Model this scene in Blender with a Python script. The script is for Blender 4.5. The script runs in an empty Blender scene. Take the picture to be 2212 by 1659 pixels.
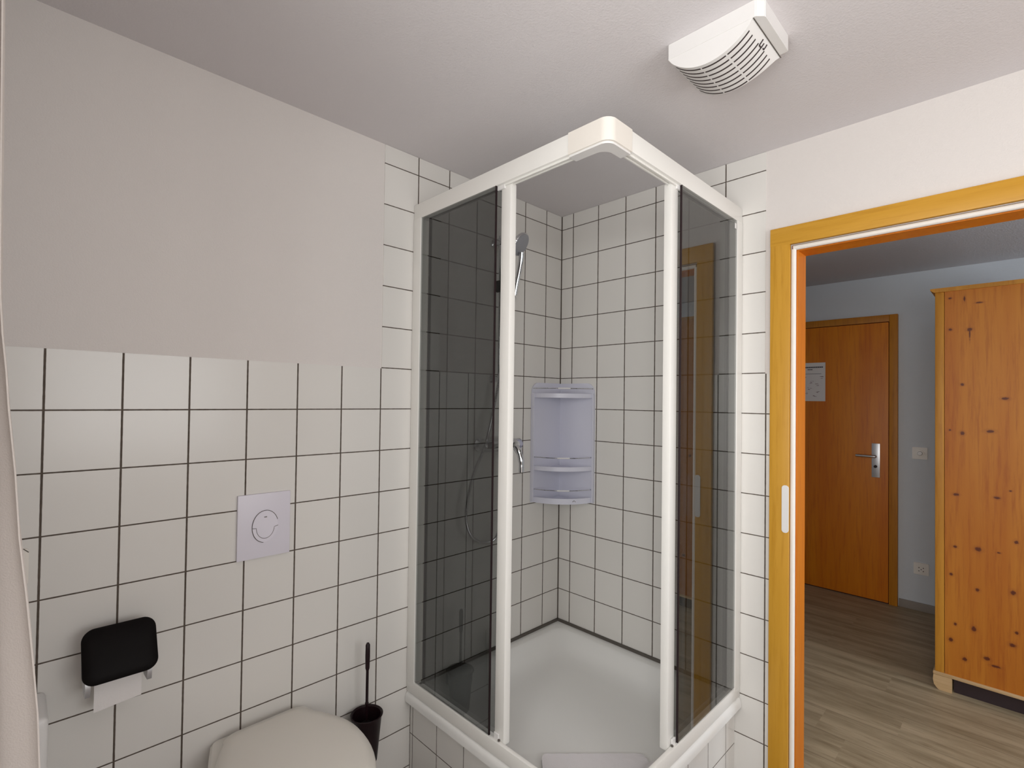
import bpy, bmesh, math, random
from mathutils import Vector, Matrix
random.seed(7)
scn = bpy.context.scene
col = scn.collection

# ------------------------------------------------------------------ camera
CAMPOS = Vector((-1.9712, -1.6287, 1.4191))
YAW, PITCH, ROLL = 0.7765, 0.0152, 0.0130
F = Vector((math.sin(YAW)*math.cos(PITCH), math.cos(YAW)*math.cos(PITCH), math.sin(PITCH)))
r0 = F.cross(Vector((0, 0, 1))).normalized(); u0 = r0.cross(F)
rr = r0*math.cos(ROLL) + u0*math.sin(ROLL); uu = -r0*math.sin(ROLL) + u0*math.cos(ROLL)
cd = bpy.data.cameras.new('camera'); cam = bpy.data.objects.new('camera', cd); col.objects.link(cam)
M = Matrix((rr, uu, -F)).transposed().to_4x4(); M.translation = CAMPOS
cam.matrix_world = M
cd.sensor_width = 36.0; cd.lens = 36*1089.2/2212
cd.shift_x = 9.4/2212; cd.shift_y = 17.64/2212
cd.clip_start = 0.01
scn.camera = cam

# ------------------------------------------------------------------ world, lights, exposure
w = bpy.data.worlds.new('sky'); scn.world = w; w.use_nodes = True
wb = w.node_tree.nodes['Background']; wb.inputs[0].default_value = (0.75, 0.85, 1.0, 1); wb.inputs[1].default_value = 0.6

def area(name, loc, target, sx, sy, power, color):
    l = bpy.data.lights.new(name, 'AREA'); l.shape = 'RECTANGLE'; l.size = sx; l.size_y = sy
    l.energy = power; l.color = color
    o = bpy.data.objects.new(name, l); col.objects.link(o); o.location = loc
    o.rotation_euler = (Vector(target)-Vector(loc)).to_track_quat('-Z', 'Y').to_euler()
    return o
# daylight outside the bathroom window (left of the camera) and outside the bedroom window
area('daylight_bathroom', (-2.62, -1.75, 1.50), (0, -1.75, 1.75), 1.3, 1.15, 44, (1.0, 0.972, 0.955))
area('fill_light_front', (-1.25, -3.32, 1.40), (-1.25, 0, 1.95), 1.4, 1.15, 29, (0.995, 0.968, 0.965))  # added fill from behind the camera, flattens the light on the back wall
area('daylight_bedroom', (1.05, -4.30, 1.05), (1.15, 0, .5), 1.5, 1.3, 54, (0.84, 0.92, 1.0))
scn.view_settings.view_transform = 'Standard'; scn.view_settings.look = 'None'
scn.view_settings.exposure = -0.07; scn.view_settings.gamma = 1.0
scn.view_settings.use_curve_mapping = False

# ------------------------------------------------------------------ material helpers
def lin(c):
    return tuple(((x/255)/12.92 if x/255 <= .04045 else ((x/255+.055)/1.055)**2.4) for x in c) + (1,)
class NT:
    def __init__(s, name):
        s.m = bpy.data.materials.new(name); s.m.use_nodes = True; s.t = s.m.node_tree
        s.b = s.t.nodes['Principled BSDF']; s.out = s.t.nodes['Material Output']
    def n(s, typ, **kw):
        nd = s.t.nodes.new(typ)
        for k, v in kw.items(): setattr(nd, k, v)
        return nd
    def l(s, a, b): s.t.links.new(a, b)
    def setin(s, inp, v):
        if hasattr(v, 'is_output'): s.l(v, inp)
        else: inp.default_value = v
    def math(s, op, a, b=0.0, c=0.0):
        nd = s.n('ShaderNodeMath', operation=op)
        s.setin(nd.inputs[0], a); s.setin(nd.inputs[1], b); s.setin(nd.inputs[2], c)
        return nd.outputs[0]
    def maprange(s, v, a, b, c, d, smooth=True):
        nd = s.n('ShaderNodeMapRange')
        if smooth: nd.interpolation_type = 'SMOOTHSTEP'
        s.setin(nd.inputs['Value'], v)
        for k, x in zip(('From Min', 'From Max', 'To Min', 'To Max'), (a, b, c, d)): nd.inputs[k].default_value = x
        return nd.outputs[0]
    def mix(s, f, a, b):
        nd = s.n('ShaderNodeMix', data_type='RGBA')
        s.setin(nd.inputs['Factor'], f); s.setin(nd.inputs['A'], a); s.setin(nd.inputs['B'], b)
        return nd.outputs['Result']
    def pos(s):
        g = s.n('ShaderNodeNewGeometry'); return g.outputs['Position']
    def xyz(s, p=None):
        x = s.n('ShaderNodeSeparateXYZ'); s.l(p or s.pos(), x.inputs[0]); return x.outputs
    def noise(s, scale, detail=3, vec=None, sc=None, rough=.5):
        nd = s.n('ShaderNodeTexNoise'); nd.inputs['Scale'].default_value = scale
        nd.inputs['Detail'].default_value = detail; nd.inputs['Roughness'].default_value = rough
        v = vec or s.pos()
        if sc:
            mp = s.n('ShaderNodeMapping'); mp.inputs['Scale'].default_value = sc; s.l(v, mp.inputs[0]); v = mp.outputs[0]
        s.l(v, nd.inputs['Vector']); return nd.outputs['Fac']
    def bump(s, h, strength, dist):
        nd = s.n('ShaderNodeBump'); nd.inputs['Strength'].default_value = strength
        nd.inputs['Distance'].default_value = dist; s.l(h, nd.inputs['Height']); s.l(nd.outputs[0], s.b.inputs['Normal'])
def plain(name, rgb, rough=.4, metal=0, var=.04, scale=8, spec=.5, bump=0, bscale=200):
    t = NT(name); c = lin(rgb)
    d = tuple(x*(1-var) for x in c[:3])+(1,); e = tuple(min(1, x*(1+var)) for x in c[:3])+(1,)
    t.l(t.mix(t.noise(scale), d, e), t.b.inputs['Base Color'])
    t.b.inputs['Roughness'].default_value = rough; t.b.inputs['Metallic'].default_value = metal
    t.b.inputs['Specular IOR Level'].default_value = spec
    if bump: t.bump(t.noise(bscale, 4), bump, .002)
    return t.m

def tile_mat(name, axis, u_off, z_off, corner=None, wv=.0046, wh=.0036, pitch=.15):
    """white glazed tiles with dark cement joints; joints at u_off + n*pitch along axis, z_off + n*pitch in z"""
    t = NT(name); P = t.xyz()
    u = P['XYZ'.index(axis)]; z = P[2]
    wob = t.math('MULTIPLY', t.math('SUBTRACT', t.noise(60, 2), .5), .0010)
    du = t.math('PINGPONG', t.math('SUBTRACT', u, u_off-pitch*40), pitch/2)
    dz = t.math('PINGPONG', t.math('SUBTRACT', z, z_off-pitch*40), pitch/2)
    mu = t.maprange(t.math('ADD', du, wob), wv/2-.0006, wv/2+.0006, 1, 0)
    mz = t.maprange(t.math('ADD', dz, wob), wh/2-.0006, wh/2+.0006, 1, 0)
    m = t.math('MAXIMUM', mu, mz)
    if corner is not None:
        dc = t.math('ABSOLUTE', t.math('SUBTRACT', u, corner))
        m = t.math('MAXIMUM', m, t.maprange(dc, .0030, .0042, 1, 0))
    # each tile a very slightly different white
    cell = t.n('ShaderNodeCombineXYZ')
    t.l(t.math('FLOOR', t.math('DIVIDE', t.math('SUBTRACT', u, u_off), pitch)), cell.inputs[0])
    t.l(t.math('FLOOR', t.math('DIVIDE', t.math('SUBTRACT', z, z_off), pitch)), cell.inputs[1])
    wn = t.n('ShaderNodeTexWhiteNoise'); t.l(cell.outputs[0], wn.inputs['Vector'])
    base = t.mix(wn.outputs['Value'], lin((226, 223, 218)), lin((230, 227, 222)))
    g = t.mix(t.noise(90, 3), lin((70, 61, 54)), lin((104, 92, 82)))
    t.l(t.mix(m, base, g), t.b.inputs['Base Color'])
    t.l(t.maprange(m, 0, 1, .22, .85, False), t.b.inputs['Roughness'])
    t.b.inputs['Specular IOR Level'].default_value = .35
    t.bump(t.math('SUBTRACT', 1.0, m), .5, .0012)
    return t.m

def plaster(name, rgb, grain=.25, scale=170):
    t = NT(name); c = lin(rgb)
    t.l(t.mix(t.noise(1.5), tuple(x*.985 for x in c[:3])+(1,), c), t.b.inputs['Base Color'])
    t.b.inputs['Roughness'].default_value = .9; t.b.inputs['Specular IOR Level'].default_value = .15
    t.bump(t.noise(scale, 4), grain, .003)
    return t.m

def wood(name, c1, c2, c3, grain_axis='Z', scale=1.0, rough=.4, knots=None, spec=.4):
    t = NT(name); s = [9, 9, 9]; s['XYZ'.index(grain_axis)] = .55
    s = tuple(x*scale for x in s)
    n1 = t.noise(1.6, 4, sc=s); n2 = t.noise(9, 5, sc=s, rough=.65)
    base = t.mix(t.maprange(n1, .3, .7, 0, 1), lin(c1), lin(c2))
    base = t.mix(t.math('MULTIPLY', t.maprange(n2, .45, .75, 0, 1), .6), base, lin(c3))
    if knots:
        P = t.xyz(); acc = None; halo = None
        for (ky, kz, ry, rz) in knots:
            a = t.math('DIVIDE', t.math('SUBTRACT', P[1], ky), ry); b = t.math('DIVIDE', t.math('SUBTRACT', P[2], kz), rz)
            d = t.math('SQRT', t.math('ADD', t.math('MULTIPLY', a, a), t.math('MULTIPLY', b, b)))
            acc = d if acc is None else t.math('MINIMUM', acc, d)
        acc = t.math('ADD', acc, t.math('MULTIPLY', t.math('SUBTRACT', t.noise(120, 3), .5), .9))
        base = t.mix(t.maprange(acc, .9, 2.3, .35, 0), base, lin((150, 80, 25)))
        base = t.mix(t.maprange(acc, .55, 1.15, .92, 0), base, lin((88, 30, 8)))
    t.l(base, t.b.inputs['Base Color'])
    t.b.inputs['Roughness'].default_value = rough; t.b.inputs['Specular IOR Level'].default_value = spec
    t.bump(n2, .08, .001)
    return t.m

def laminate(name):
    t = NT(name); P = t.xyz()
    # planks run along y, 0.19 wide, 1.25 long
    row = t.math('FLOOR', t.math('DIVIDE', P[0], .19))
    wn = t.n('ShaderNodeTexWhiteNoise', noise_dimensions='1D'); t.l(row, wn.inputs['W'])
    yy = t.math('ADD', P[1], t.math('MULTIPLY', wn.outputs['Value'], 1.25))
    colr = t.math('FLOOR', t.math('DIVIDE', yy, 1.25))
    cb = t.n('ShaderNodeCombineXYZ'); t.l(row, cb.inputs[0]); t.l(colr, cb.inputs[1])
    w2 = t.n('ShaderNodeTexWhiteNoise'); t.l(cb.outputs[0], w2.inputs['Vector'])
    off = t.n('ShaderNodeVectorMath', operation='MULTIPLY_ADD')
    t.l(w2.outputs['Color'], off.inputs[0]); off.inputs[1].default_value = (5, 5, 5); t.l(t.pos(), off.inputs[2])
    n1 = t.noise(2.2, 5, vec=off.outputs[0], sc=(8, .8, 1), rough=.6)
    n2 = t.noise(7, 5, vec=off.outputs[0], sc=(10, .9, 1), rough=.7)
    b = t.mix(t.maprange(n1, .3, .7, 0, 1), lin((150, 134, 106)), lin((190, 172, 142)))
    b = t.mix(t.math('MULTIPLY', t.maprange(n2, .5, .7, 0, 1), .45), b, lin((104, 86, 58)))
    b = t.mix(t.math('MULTIPLY', w2.outputs['Value'], .30), b, lin((120, 104, 78)))
    dx = t.math('PINGPONG', t.math('ADD', P[0], 19), .095)
    m = t.maprange(dx, .0008, .0022, .5, 0)
    b = t.mix(m, b, lin((60, 48, 34)))
    t.l(b, t.b.inputs['Base Color']); t.b.inputs['Roughness'].default_value = .5
    return t.m

def pane_glass(name, tint, ior):
    # thin pane: tint and surface reflection on the entering face, clear on the leaving face
    t = NT(name); t.t.nodes.remove(t.b)
    geo = t.n('ShaderNodeNewGeometry')
    tr = t.n('ShaderNodeBsdfTransparent'); t.l(t.mix(geo.outputs['Backfacing'], tint, (1, 1, 1, 1)), tr.inputs[0])
    gl = t.n('ShaderNodeBsdfGlossy'); gl.inputs[0].default_value = (1, 1, 1, 1); gl.inputs['Roughness'].default_value = 0
    fr = t.n('ShaderNodeFresnel'); fr.inputs[0].default_value = ior
    fac = t.math('MULTIPLY', fr.outputs[0], t.math('SUBTRACT', 1.0, geo.outputs['Backfacing']))
    mx = t.n('ShaderNodeMixShader'); t.l(fac, mx.inputs[0]); t.l(tr.outputs[0], mx.inputs[1]); t.l(gl.outputs[0], mx.inputs[2])
    t.l(mx.outputs[0], t.out.inputs[0]); return t.m
def tinted_glass(): return pane_glass('smoked_glass', (.39, .40, .395, 1), 1.55)
def clear_glass(): return pane_glass('clear_glass', (.94, .96, .95, 1), 1.5)

M_PLASTER = plaster('wall_plaster', (226, 220, 216), .35, 260)
M_CEIL = plaster('ceiling_plaster', (226, 221, 222), .35, 190)
M_TILE_A = tile_mat('wall_tiles_back', 'X', -.1174, 2.28, corner=0)
M_TILE_B = tile_mat('wall_tiles_right', 'Y', -.0732, 2.28, corner=0)
M_TILE_S1 = tile_mat('base_tiles_left', 'Y', -.017, .151, wv=.003, wh=.003)
M_TILE_S2 = tile_mat('base_tiles_right', 'X', -.079, .135, wv=.003, wh=.003)
def floor_tile():
    t = NT('grey_floor_tiles'); P = t.xyz()
    dx = t.math('PINGPONG', t.math('ADD', P[0], 30.07), .15); dy = t.math('PINGPONG', t.math('ADD', P[1], 30.02), .15)
    m_ = t.maprange(t.math('MINIMUM', dx, dy), .0018, .003, 1, 0)
    b = t.mix(t.noise(6, 4), lin((138, 132, 128)), lin((158, 152, 148)))
    t.l(t.mix(m_, b, lin((84, 78, 74))), t.b.inputs['Base Color']); t.b.inputs['Roughness'].default_value = .4
    return t.m
M_FLOORT = floor_tile()
M_FRAME = plain('white_enamelled_metal', (240, 238, 233), .3, var=.01)
M_PLASTIC = plain('white_plastic', (236, 234, 232), .35, var=.01)
M_CREAM = plain('cream_plastic', (240, 234, 225), .4, var=.01)
M_SHELF = plain('bluish_white_plastic', (222, 222, 235), .35, var=.02)
M_ACRYL = plain('white_acrylic', (240, 239, 236), .18, var=.01)
M_CERAM = plain('white_ceramic', (232, 228, 220), .12, var=.01)
M_LID = plain('white_lid_plastic', (232, 227, 218), .3, var=.01)
M_CHROME = plain('chrome', (215, 215, 218), .08, 1, .01)
M_STEEL = plain('brushed_steel', (200, 200, 202), .35, 1, .03)
M_BLACK = plain('black_plastic', (9, 5, 5), .6, var=.2, spec=.15)
M_BLACK2 = plain('dark_brown_plastic', (30, 14, 18), .4, var=.2, spec=.3)
M_SEAL = plain('grey_silicone', (92, 86, 80), .7, var=.12, scale=60)
M_GASKET = plain('white_rubber_seal', (238, 232, 224), .6, var=.02)
M_DARK = plain('dark_slot', (58, 46, 46), .9, var=.05)
M_SMOKE = tinted_glass(); M_CLEAR = clear_glass()
M_PAPER = plain('paper', (226, 222, 220), .9, var=.02)
M_TISSUE = plain('tissue_paper', (236, 232, 230), .95, var=.02, bump=.2)
M_INK = plain('printed_ink', (70, 70, 80), .9)
M_INKR = plain('printed_ink_red', (130, 95, 105), .9)
M_CLOTH = plain('white_cotton', (228, 220, 214), .95, var=.03, bump=.25, bscale=500)
M_MAT = plain('white_terry', (234, 230, 232), .95, var=.03, bump=.4, bscale=300)
M_BEECH = wood('beech_casing', (198, 144, 36), (210, 156, 54), (184, 128, 24), 'Z', rough=.42)
M_BEECHH = wood('beech_casing_head', (198, 144, 36), (210, 156, 54), (184, 128, 24), 'Y', rough=.42)
M_JAMB = wood('beech_lining', (204, 112, 12), (210, 122, 18), (186, 94, 8), 'Z', rough=.45)
M_DOOR = wood('beech_door_veneer', (206, 112, 10), (220, 132, 16), (182, 84, 5), 'Z', scale=.8, rough=.45)
M_DCASE = wood('beech_door_frame', (180, 112, 14), (192, 124, 22), (150, 86, 8), 'Z', rough=.5)
M_SLIT = plain('dark_red_gap', (70, 22, 8), .8)
KN = [(-1.382,1.799,.008,.007),(-1.454,1.793,.011,.009),(-1.454,1.770,.003,.03),(-1.427,1.523,.008,.007),(-1.577,1.455,.014,.007),(-1.350,1.285,.013,.010),
      (-1.381,1.297,.006,.005),(-1.427,1.284,.009,.010),(-1.526,1.298,.016,.008),(-1.435,1.946,.004,.014),(-1.488,1.921,.014,.004),(-1.381,1.955,.007,.005),
      (-1.403,.980,.012,.007),(-1.549,.985,.012,.007),(-1.594,1.023,.006,.004),(-1.400,.723,.008,.007),(-1.483,.728,.014,.011),(-1.555,.727,.007,.004),
      (-1.613,.789,.008,.009),(-1.385,.584,.007,.008),(-1.481,.533,.008,.009),(-1.602,.553,.010,.012),(-1.468,.342,.010,.013),(-1.384,.262,.009,.011),
      (-1.614,.371,.007,.008),(-1.600,.310,.012,.010),(-1.435,.184,.010,.010),(-1.513,.216,.012,.010),(-1.543,.190,.018,.006),(-1.400,.344,.006,.008),
      (-1.70,1.62,.012,.009),(-1.74,1.05,.010,.010),(-1.68,.62,.009,.008),(-1.78,.36,.012,.009)]
M_PINE = wood('knotty_pine', (186, 106, 20), (202, 128, 36), (160, 78, 10), 'Z', scale=.8, rough=.5, knots=KN)
M_PINE2 = wood('plain_pine', (186, 124, 34), (204, 142, 48), (166, 100, 22), 'Z', rough=.5)
M_PINEPALE = wood('pale_pine', (206, 172, 126), (216, 184, 140), (184, 146, 98), 'Y', rough=.55)
M_LAM = laminate('wood_laminate')
M_BEDWALL = plaster('bedroom_plaster', (214, 218, 222), .3, 200)
M_BEDCEIL = plaster('bedroom_ceiling_plaster', (196, 194, 196), .8, 120)
M_SKIRT = plain('grey_skirting', (150, 140, 130), .5)
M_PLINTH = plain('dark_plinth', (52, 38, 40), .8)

# ------------------------------------------------------------------ mesh helpers
def box(bm, a, b, bev=0, seg=2):
    a = Vector(a); b = Vector(b)
    lo = Vector(map(min, a, b)); hi = Vector(map(max, a, b))
    r = bmesh.ops.create_cube(bm, size=1)
    vs = r['verts']
    for v in vs:
        v.co = Vector(((lo[i]+hi[i])/2 + v.co[i]*(hi[i]-lo[i]) for i in range(3)))
    if bev:
        es = list({e for v in vs for e in v.link_edges})
        bmesh.ops.bevel(bm, geom=es, offset=bev, segments=seg, profile=.6, affect='EDGES')
def prism(bm, pts, axis, lo, hi):
    """extrude a 2D polygon (other two axes, in xyz order) along axis"""
    i = 'xyz'.index(axis)
    def mk(p, t):
        c = list(p); c.insert(i, t); return bm.verts.new(c)
    A = [mk(p, lo) for p in pts]; B = [mk(p, hi) for p in pts]; n = len(pts)
    bm.faces.new(A); bm.faces.new(B[::-1])
    for k in range(n): bm.faces.new((A[k], B[k], B[(k+1) % n], A[(k+1) % n]))
def rrect(x0, y0, x1, y1, r, n=6):
    out = []
    for (cx, cy, a0) in ((x1-r, y1-r, 0), (x0+r, y1-r, 90), (x0+r, y0+r, 180), (x1-r, y0+r, 270)):
        for k in range(n+1):
            a = math.radians(a0+90*k/n); out.append((cx+r*math.cos(a), cy+r*math.sin(a)))
    return out
def ring(bm, pts): return [bm.verts.new(p) for p in pts]
def bridge(bm, a, b):
    n = len(a)
    for k in range(n): bm.faces.new((a[k], a[(k+1) % n], b[(k+1) % n], b[k]))
def lathe(bm, prof, origin=(0, 0, 0), axis='z', n=32):
    """prof: (radius, height)"""
    rings = []
    o = Vector(origin)
    def P(r, h, a):
        c, s = r*math.cos(a), r*math.sin(a)
        v = {'z': (c, s, h), 'x': (h, c, s), 'y': (s, h, c)}[axis]
        return o+Vector(v)
    for (r, h) in prof:
        if r < 1e-6: rings.append([bm.verts.new(P(0, h, 0))])
        else: rings.append([bm.verts.new(P(r, h, 2*math.pi*k/n)) for k in range(n)])
    for a, b in zip(rings, rings[1:]):
        if len(a) == 1 and len(b) == 1: continue
        for k in range(n):
            if len(a) == 1: bm.faces.new((a[0], b[(k+1) % n], b[k]))
            elif len(b) == 1: bm.faces.new((a[k], a[(k+1) % n], b[0]))
            else: bm.faces.new((a[k], a[(k+1) % n], b[(k+1) % n], b[k]))
    if len(rings[0]) > 1: bm.faces.new(rings[0][::-1])
    if len(rings[-1]) > 1: bm.faces.new(rings[-1])
def smooth_path(pts, sub=8):
    P = [Vector(p) for p in pts]; out = []
    for i in range(len(P)-1):
        p0 = P[max(0, i-1)]; p1 = P[i]; p2 = P[i+1]; p3 = P[min(len(P)-1, i+2)]
        for k in range(sub):
            t = k/sub
            out.append(.5*((2*p1)+(p2-p0)*t+(2*p0-5*p1+4*p2-p3)*t*t+(-p0+3*p1-3*p2+p3)*t**3))
    out.append(P[-1]); return out
def tube(bm, pts, rad, n=12, ribs=None):
    P = [Vector(p) for p in pts]; L = len(P)
    up = Vector((0, 0, 1)); prev = None; rings = []
    for i, p in enumerate(P):
        t = (P[min(L-1, i+1)]-P[max(0, i-1)]).normalized()
        if prev is None:
            a = t.cross(up if abs(t.z) < .9 else Vector((1, 0, 0))).normalized()
        else: a = (prev - t*prev.dot(t)).normalized()
        prev = a; b = t.cross(a)
        r = rad[i] if isinstance(rad, (list, tuple)) else rad
        if ribs: r *= (1 + ribs*(1 if i % 2 else -1))
        rings.append([bm.verts.new(p+a*r*math.cos(2*math.pi*k/n)+b*r*math.sin(2*math.pi*k/n)) for k in range(n)])
    for a, b in zip(rings, rings[1:]): bridge(bm, a, b)
    bm.faces.new(rings[0][::-1]); bm.faces.new(rings[-1])
def resample(pts, step):
    out = [pts[0]]; acc = 0
    for a, b in zip(pts, pts[1:]):
        d = (b-a).length
        while acc + d >= step:
            t = (step-acc)/d; a = a+(b-a)*t; out.append(a.copy()); d = (b-a).length; acc = 0
            if d < 1e-9: break
        acc += d
    return out
def obj(name, bm, mat, parent=None, smooth=False, **props):
    bmesh.ops.recalc_face_normals(bm, faces=bm.faces[:])
    me = bpy.data.meshes.new(name); bm.to_mesh(me); bm.free()
    if smooth:
        for p in me.polygons: p.use_smooth = True
        try: me.set_sharp_from_angle(angle=math.radians(38))
        except Exception: pass
    me.materials.append(mat)
    o = bpy.data.objects.new(name, me); col.objects.link(o)
    if parent:
        o.parent = parent; o.matrix_parent_inverse = Matrix.Translation(-Vector(parent.location))
    for k, v in props.items(): o[k] = v
    return o
def B(): return bmesh.new()
def bx(name, a, b, mat, parent=None, bev=0, **props):
    m = B(); box(m, a, b, bev); return obj(name, m, mat, parent, smooth=bev > 0, **props)
def thing(name, loc, label, cat, group=None):
    o = bpy.data.objects.new(name, None); col.objects.link(o); o.location = loc
    o.empty_display_size = .05
    o['label'] = label; o['category'] = cat
    if group: o['group'] = group
    return o
ST = dict(kind='structure')

# ------------------------------------------------------------------ the room
CZ = 2.350          # ceiling
XL = -2.0           # left wall
YF = -3.0           # wall behind the camera
TW = .006           # tile thickness: tile faces at y=0 / x=0, plaster just behind
# back wall (holds toilet and shower)
wb_ = bx('wall_back', (XL-.15, TW*.5, 0), (.16, .16, CZ), M_PLASTER, **ST)
m = B(); box(m, (XL, 0, 0), (-1.0205, TW*.5+.001, 1.5275)); box(m, (-1.0205, 0, 0), (-1.0145, TW*.5+.001, 1.5275)); box(m, (-1.0145, 0, 0), (0, TW*.5+.001, CZ-.001))
obj('wall_tiling', m, M_TILE_A, wb_, label='white square tiles with dark joints on the back wall')
# right wall with the door opening
DY0, DY1, DZ = -1.057, -1.953, 1.983    # clear opening
WT = .098
m = B()
box(m, (TW*.5, DY0, 0), (WT, .006, CZ)); box(m, (TW*.5, DY1, DZ), (WT, DY0, CZ)); box(m, (TW*.5, YF, 0), (WT, DY1, CZ))
wr = obj('wall_right', m, M_PLASTER, **ST)
m = B(); box(m, (0, -.9700, 0), (TW*.5+.001, 0, CZ-.001)); box(m, (0, -.992, 0), (TW*.5+.001, -.9700, 1.5275)); box(m, (0, YF, 0), (TW*.5+.001, -2.02, 1.5275))
obj('wall_tiling', m, M_TILE_B, wr, label='white square tiles with dark joints on the right wall')
# left wall with a deep window recess beside the camera
WY0, WY1, WZ0, WZ1 = -1.05, -2.45, .85, 2.10
m = B()
box(m, (XL-.45, WY0, 0), (XL, .006, CZ)); box(m, (XL-.45, YF, 0), (XL, WY1, CZ))
box(m, (XL-.45, WY1, 0), (XL, WY0, WZ0)); box(m, (XL-.45, WY1, WZ1), (XL, WY0, CZ))
obj('wall_left', m, M_PLASTER, **ST)
m = B()
QX0, QX1 = -1.90, -.60  # opening added to the unseen front wall to let the fill light in
box(m, (XL-.45, YF-.12, 0), (QX0, YF, CZ)); box(m, (QX1, YF-.12, 0), (WT, YF, CZ)); box(m, (QX0, YF-.12, 0), (QX1, YF, .95)); box(m, (QX0, YF-.12, 2.05), (QX1, YF, CZ))
obj('wall_front', m, M_PLASTER, **ST)
m = B()
for a, b in (((QX0, YF-.10, .95), (QX0+.055, YF-.04, 2.05)), ((QX1-.055, YF-.10, .95), (QX1, YF-.04, 2.05)), ((QX0+.055, YF-.10, .95), (QX1-.055, YF-.04, 1.005)), ((QX0+.055, YF-.10, 1.995), (QX1-.055, YF-.04, 2.05))): box(m, a, b, .004)
w2_ = obj('fill_window', m, M_FRAME, **ST)  # made-up window frame, out of view, around the front fill light's opening
bx('window_pane', (QX0+.05, YF-.074, 1.0), (QX1-.05, YF-.070, 2.0), M_CLEAR, w2_)
bx('ceiling', (XL-.45, YF-.12, CZ), (WT, .16, CZ+.12), M_CEIL, **ST)
bx('floor', (XL-.45, YF-.12, -.1), (.02, .16, 0), M_FLOORT, **ST)
# window
m = B()
fx0, fx1 = XL-.42, XL-.36
for a, b in (((fx0, WY0, WZ0), (fx1, WY0-.06, WZ1)), ((fx0, WY1+.06, WZ0), (fx1, WY1, WZ1)), ((fx0, WY1+.06, WZ0), (fx1, WY0-.06, WZ0+.06)),
             ((fx0, WY1+.06, WZ1-.06), (fx1, WY0-.06, WZ1)), ((fx0, -1.78, WZ0+.06), (fx1, -1.72, WZ1-.06))): box(m, a, b, .004)
wn = obj('window_1', m, M_FRAME, **ST)
bx('window_pane', (XL-.392, WY1+.05, WZ0+.05), (XL-.388, WY0-.05, WZ1-.05), M_CLEAR, wn)

# ------------------------------------------------------------------ bedroom seen through the door
BX = 2.53; BH = 2.352
bx('wall_bedroom_far', (BX, -4.2, 0), (BX+.12, .72, BH), M_BEDWALL, **ST)
bx('wall_bedroom_left', (WT, .60, 0), (BX, .72, BH), M_BEDWALL, **ST)
m = B()   # end wall with window opening
box(m, (WT-.1, -4.2, 0), (.25, -4.08, BH)); box(m, (1.75, -4.2, 0), (BX, -4.08, BH)); box(m, (.25, -4.2, 0), (1.75, -4.08, .45)); box(m, (.25, -4.2, 2.0), (1.75, -4.08, BH))
obj('wall_bedroom_right', m, M_BEDWALL, **ST)
bx('wall_bedroom_near', (.0, -4.08, 0), (WT, YF-.12, BH), M_BEDWALL, **ST)
bx('wall_bedroom_near_end', (WT-.02, .16, 0), (WT, .60, BH), M_BEDWALL, **ST)
bx('ceiling_bedroom', (WT, -4.2, BH), (BX+.12, .72, BH+.12), M_BEDCEIL, **ST)
bx('floor_bedroom', (.02, -4.2, -.1), (BX+.12, .72, 0), M_LAM, **ST)
bx('baseboard_bedroom', (BX-.012, -4.08, 0), (BX, -1.022, .055), M_SKIRT, bev=.002, **ST)

# bathroom door frame (door itself stands open out of the frame)
dframe = B()
box(dframe, (-.016, -.991, 0), (.0, -1.056, 2.046), .003)
d1 = obj('door_1', dframe, M_BEECH, smooth=True, **ST)
m = B(); box(m, (-.0163, -.9905, 1.984), (0, -2.02, 2.0495), .003); obj('door_casing_head', m, M_BEECHH, d1, True)
m = B(); box(m, (-.016, -1.955, 0), (.0, -2.02, 1.984), .003); obj('door_casing', m, M_BEECH, d1, True)
m = B()
box(m, (.012, -1.056, 0), (WT+.004, -1.075, 1.984)); box(m, (.012, -1.935, 0), (WT+.004, -1.955, 1.984)); 
obj('door_lining', m, M_JAMB, d1, label='orange-brown wooden lining inside the door opening')
m = B(); box(m, (.012, -1.935, 1.962), (WT+.004, -1.075, 1.984)); obj('door_lining', m, M_JAMB, d1, label='orange-brown wooden head lining of the door opening')
m = B()
tube(m, [(.000, -1.064, 0), (.000, -1.064, 1.966)], .0085, 10); tube(m, [(.000, -1.064, 1.972), (.000, -1.948, 1.972)], .0085, 10); tube(m, [(.000, -1.948, 0), (.000, -1.948, 1.966)], .0085, 10)
obj('door_seal', m, M_GASKET, d1, True, label='white rubber seal around the opening')
m = B(); prism(m, rrect(-1.056, .963, -1.034, 1.130, .010), 'x', -.019, -.015)
obj('strike_plate', m, M_PLASTIC, d1, True, label='white rounded strike plate')

# bedroom door in the far wall
fx = BX-.012
d2 = bx('door_2', (BX-.028, -.965, .008), (BX-.001, -.115, 2.012), M_DOOR, bev=.002, **ST)
m = B(); box(m, (BX-.034, -1.018, 0), (BX, -.969, 2.066), .003); box(m, (BX-.034, -.111, 0), (BX, -.058, 2.066), .003)
box(m, (BX-.034, -.969, 2.016), (BX, -.111, 2.066), .003); obj('door_frame', m, M_DCASE, d2, True)
bx('door_gap', (BX-.018, -.9705, 0), (BX-.0005, -.109, 2.0175), M_SLIT, d2)
m = B(); box(m, (BX-.038, -.917, .893), (BX-.028, -.868, 1.138), .002)
hp = obj('handle_plate', m, M_STEEL, d2, True, label='brushed steel plate below and behind the lever')
m = B(); tube(m, smooth_path([(BX-.036, -.893, 1.046), (BX-.075, -.893, 1.046), (BX-.085, -.885, 1.046), (BX-.085, -.78, 1.047)], 6), .0095, 12)
obj('door_handle', m, M_STEEL, hp, True)
m = B(); lathe(m, [(.010, 0), (.010, .012), (.004, .013), (0, .013)], (BX-.052, -.892, .972), 'x', 16)
obj('lock_cylinder', m, M_DARK, hp, True)

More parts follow.
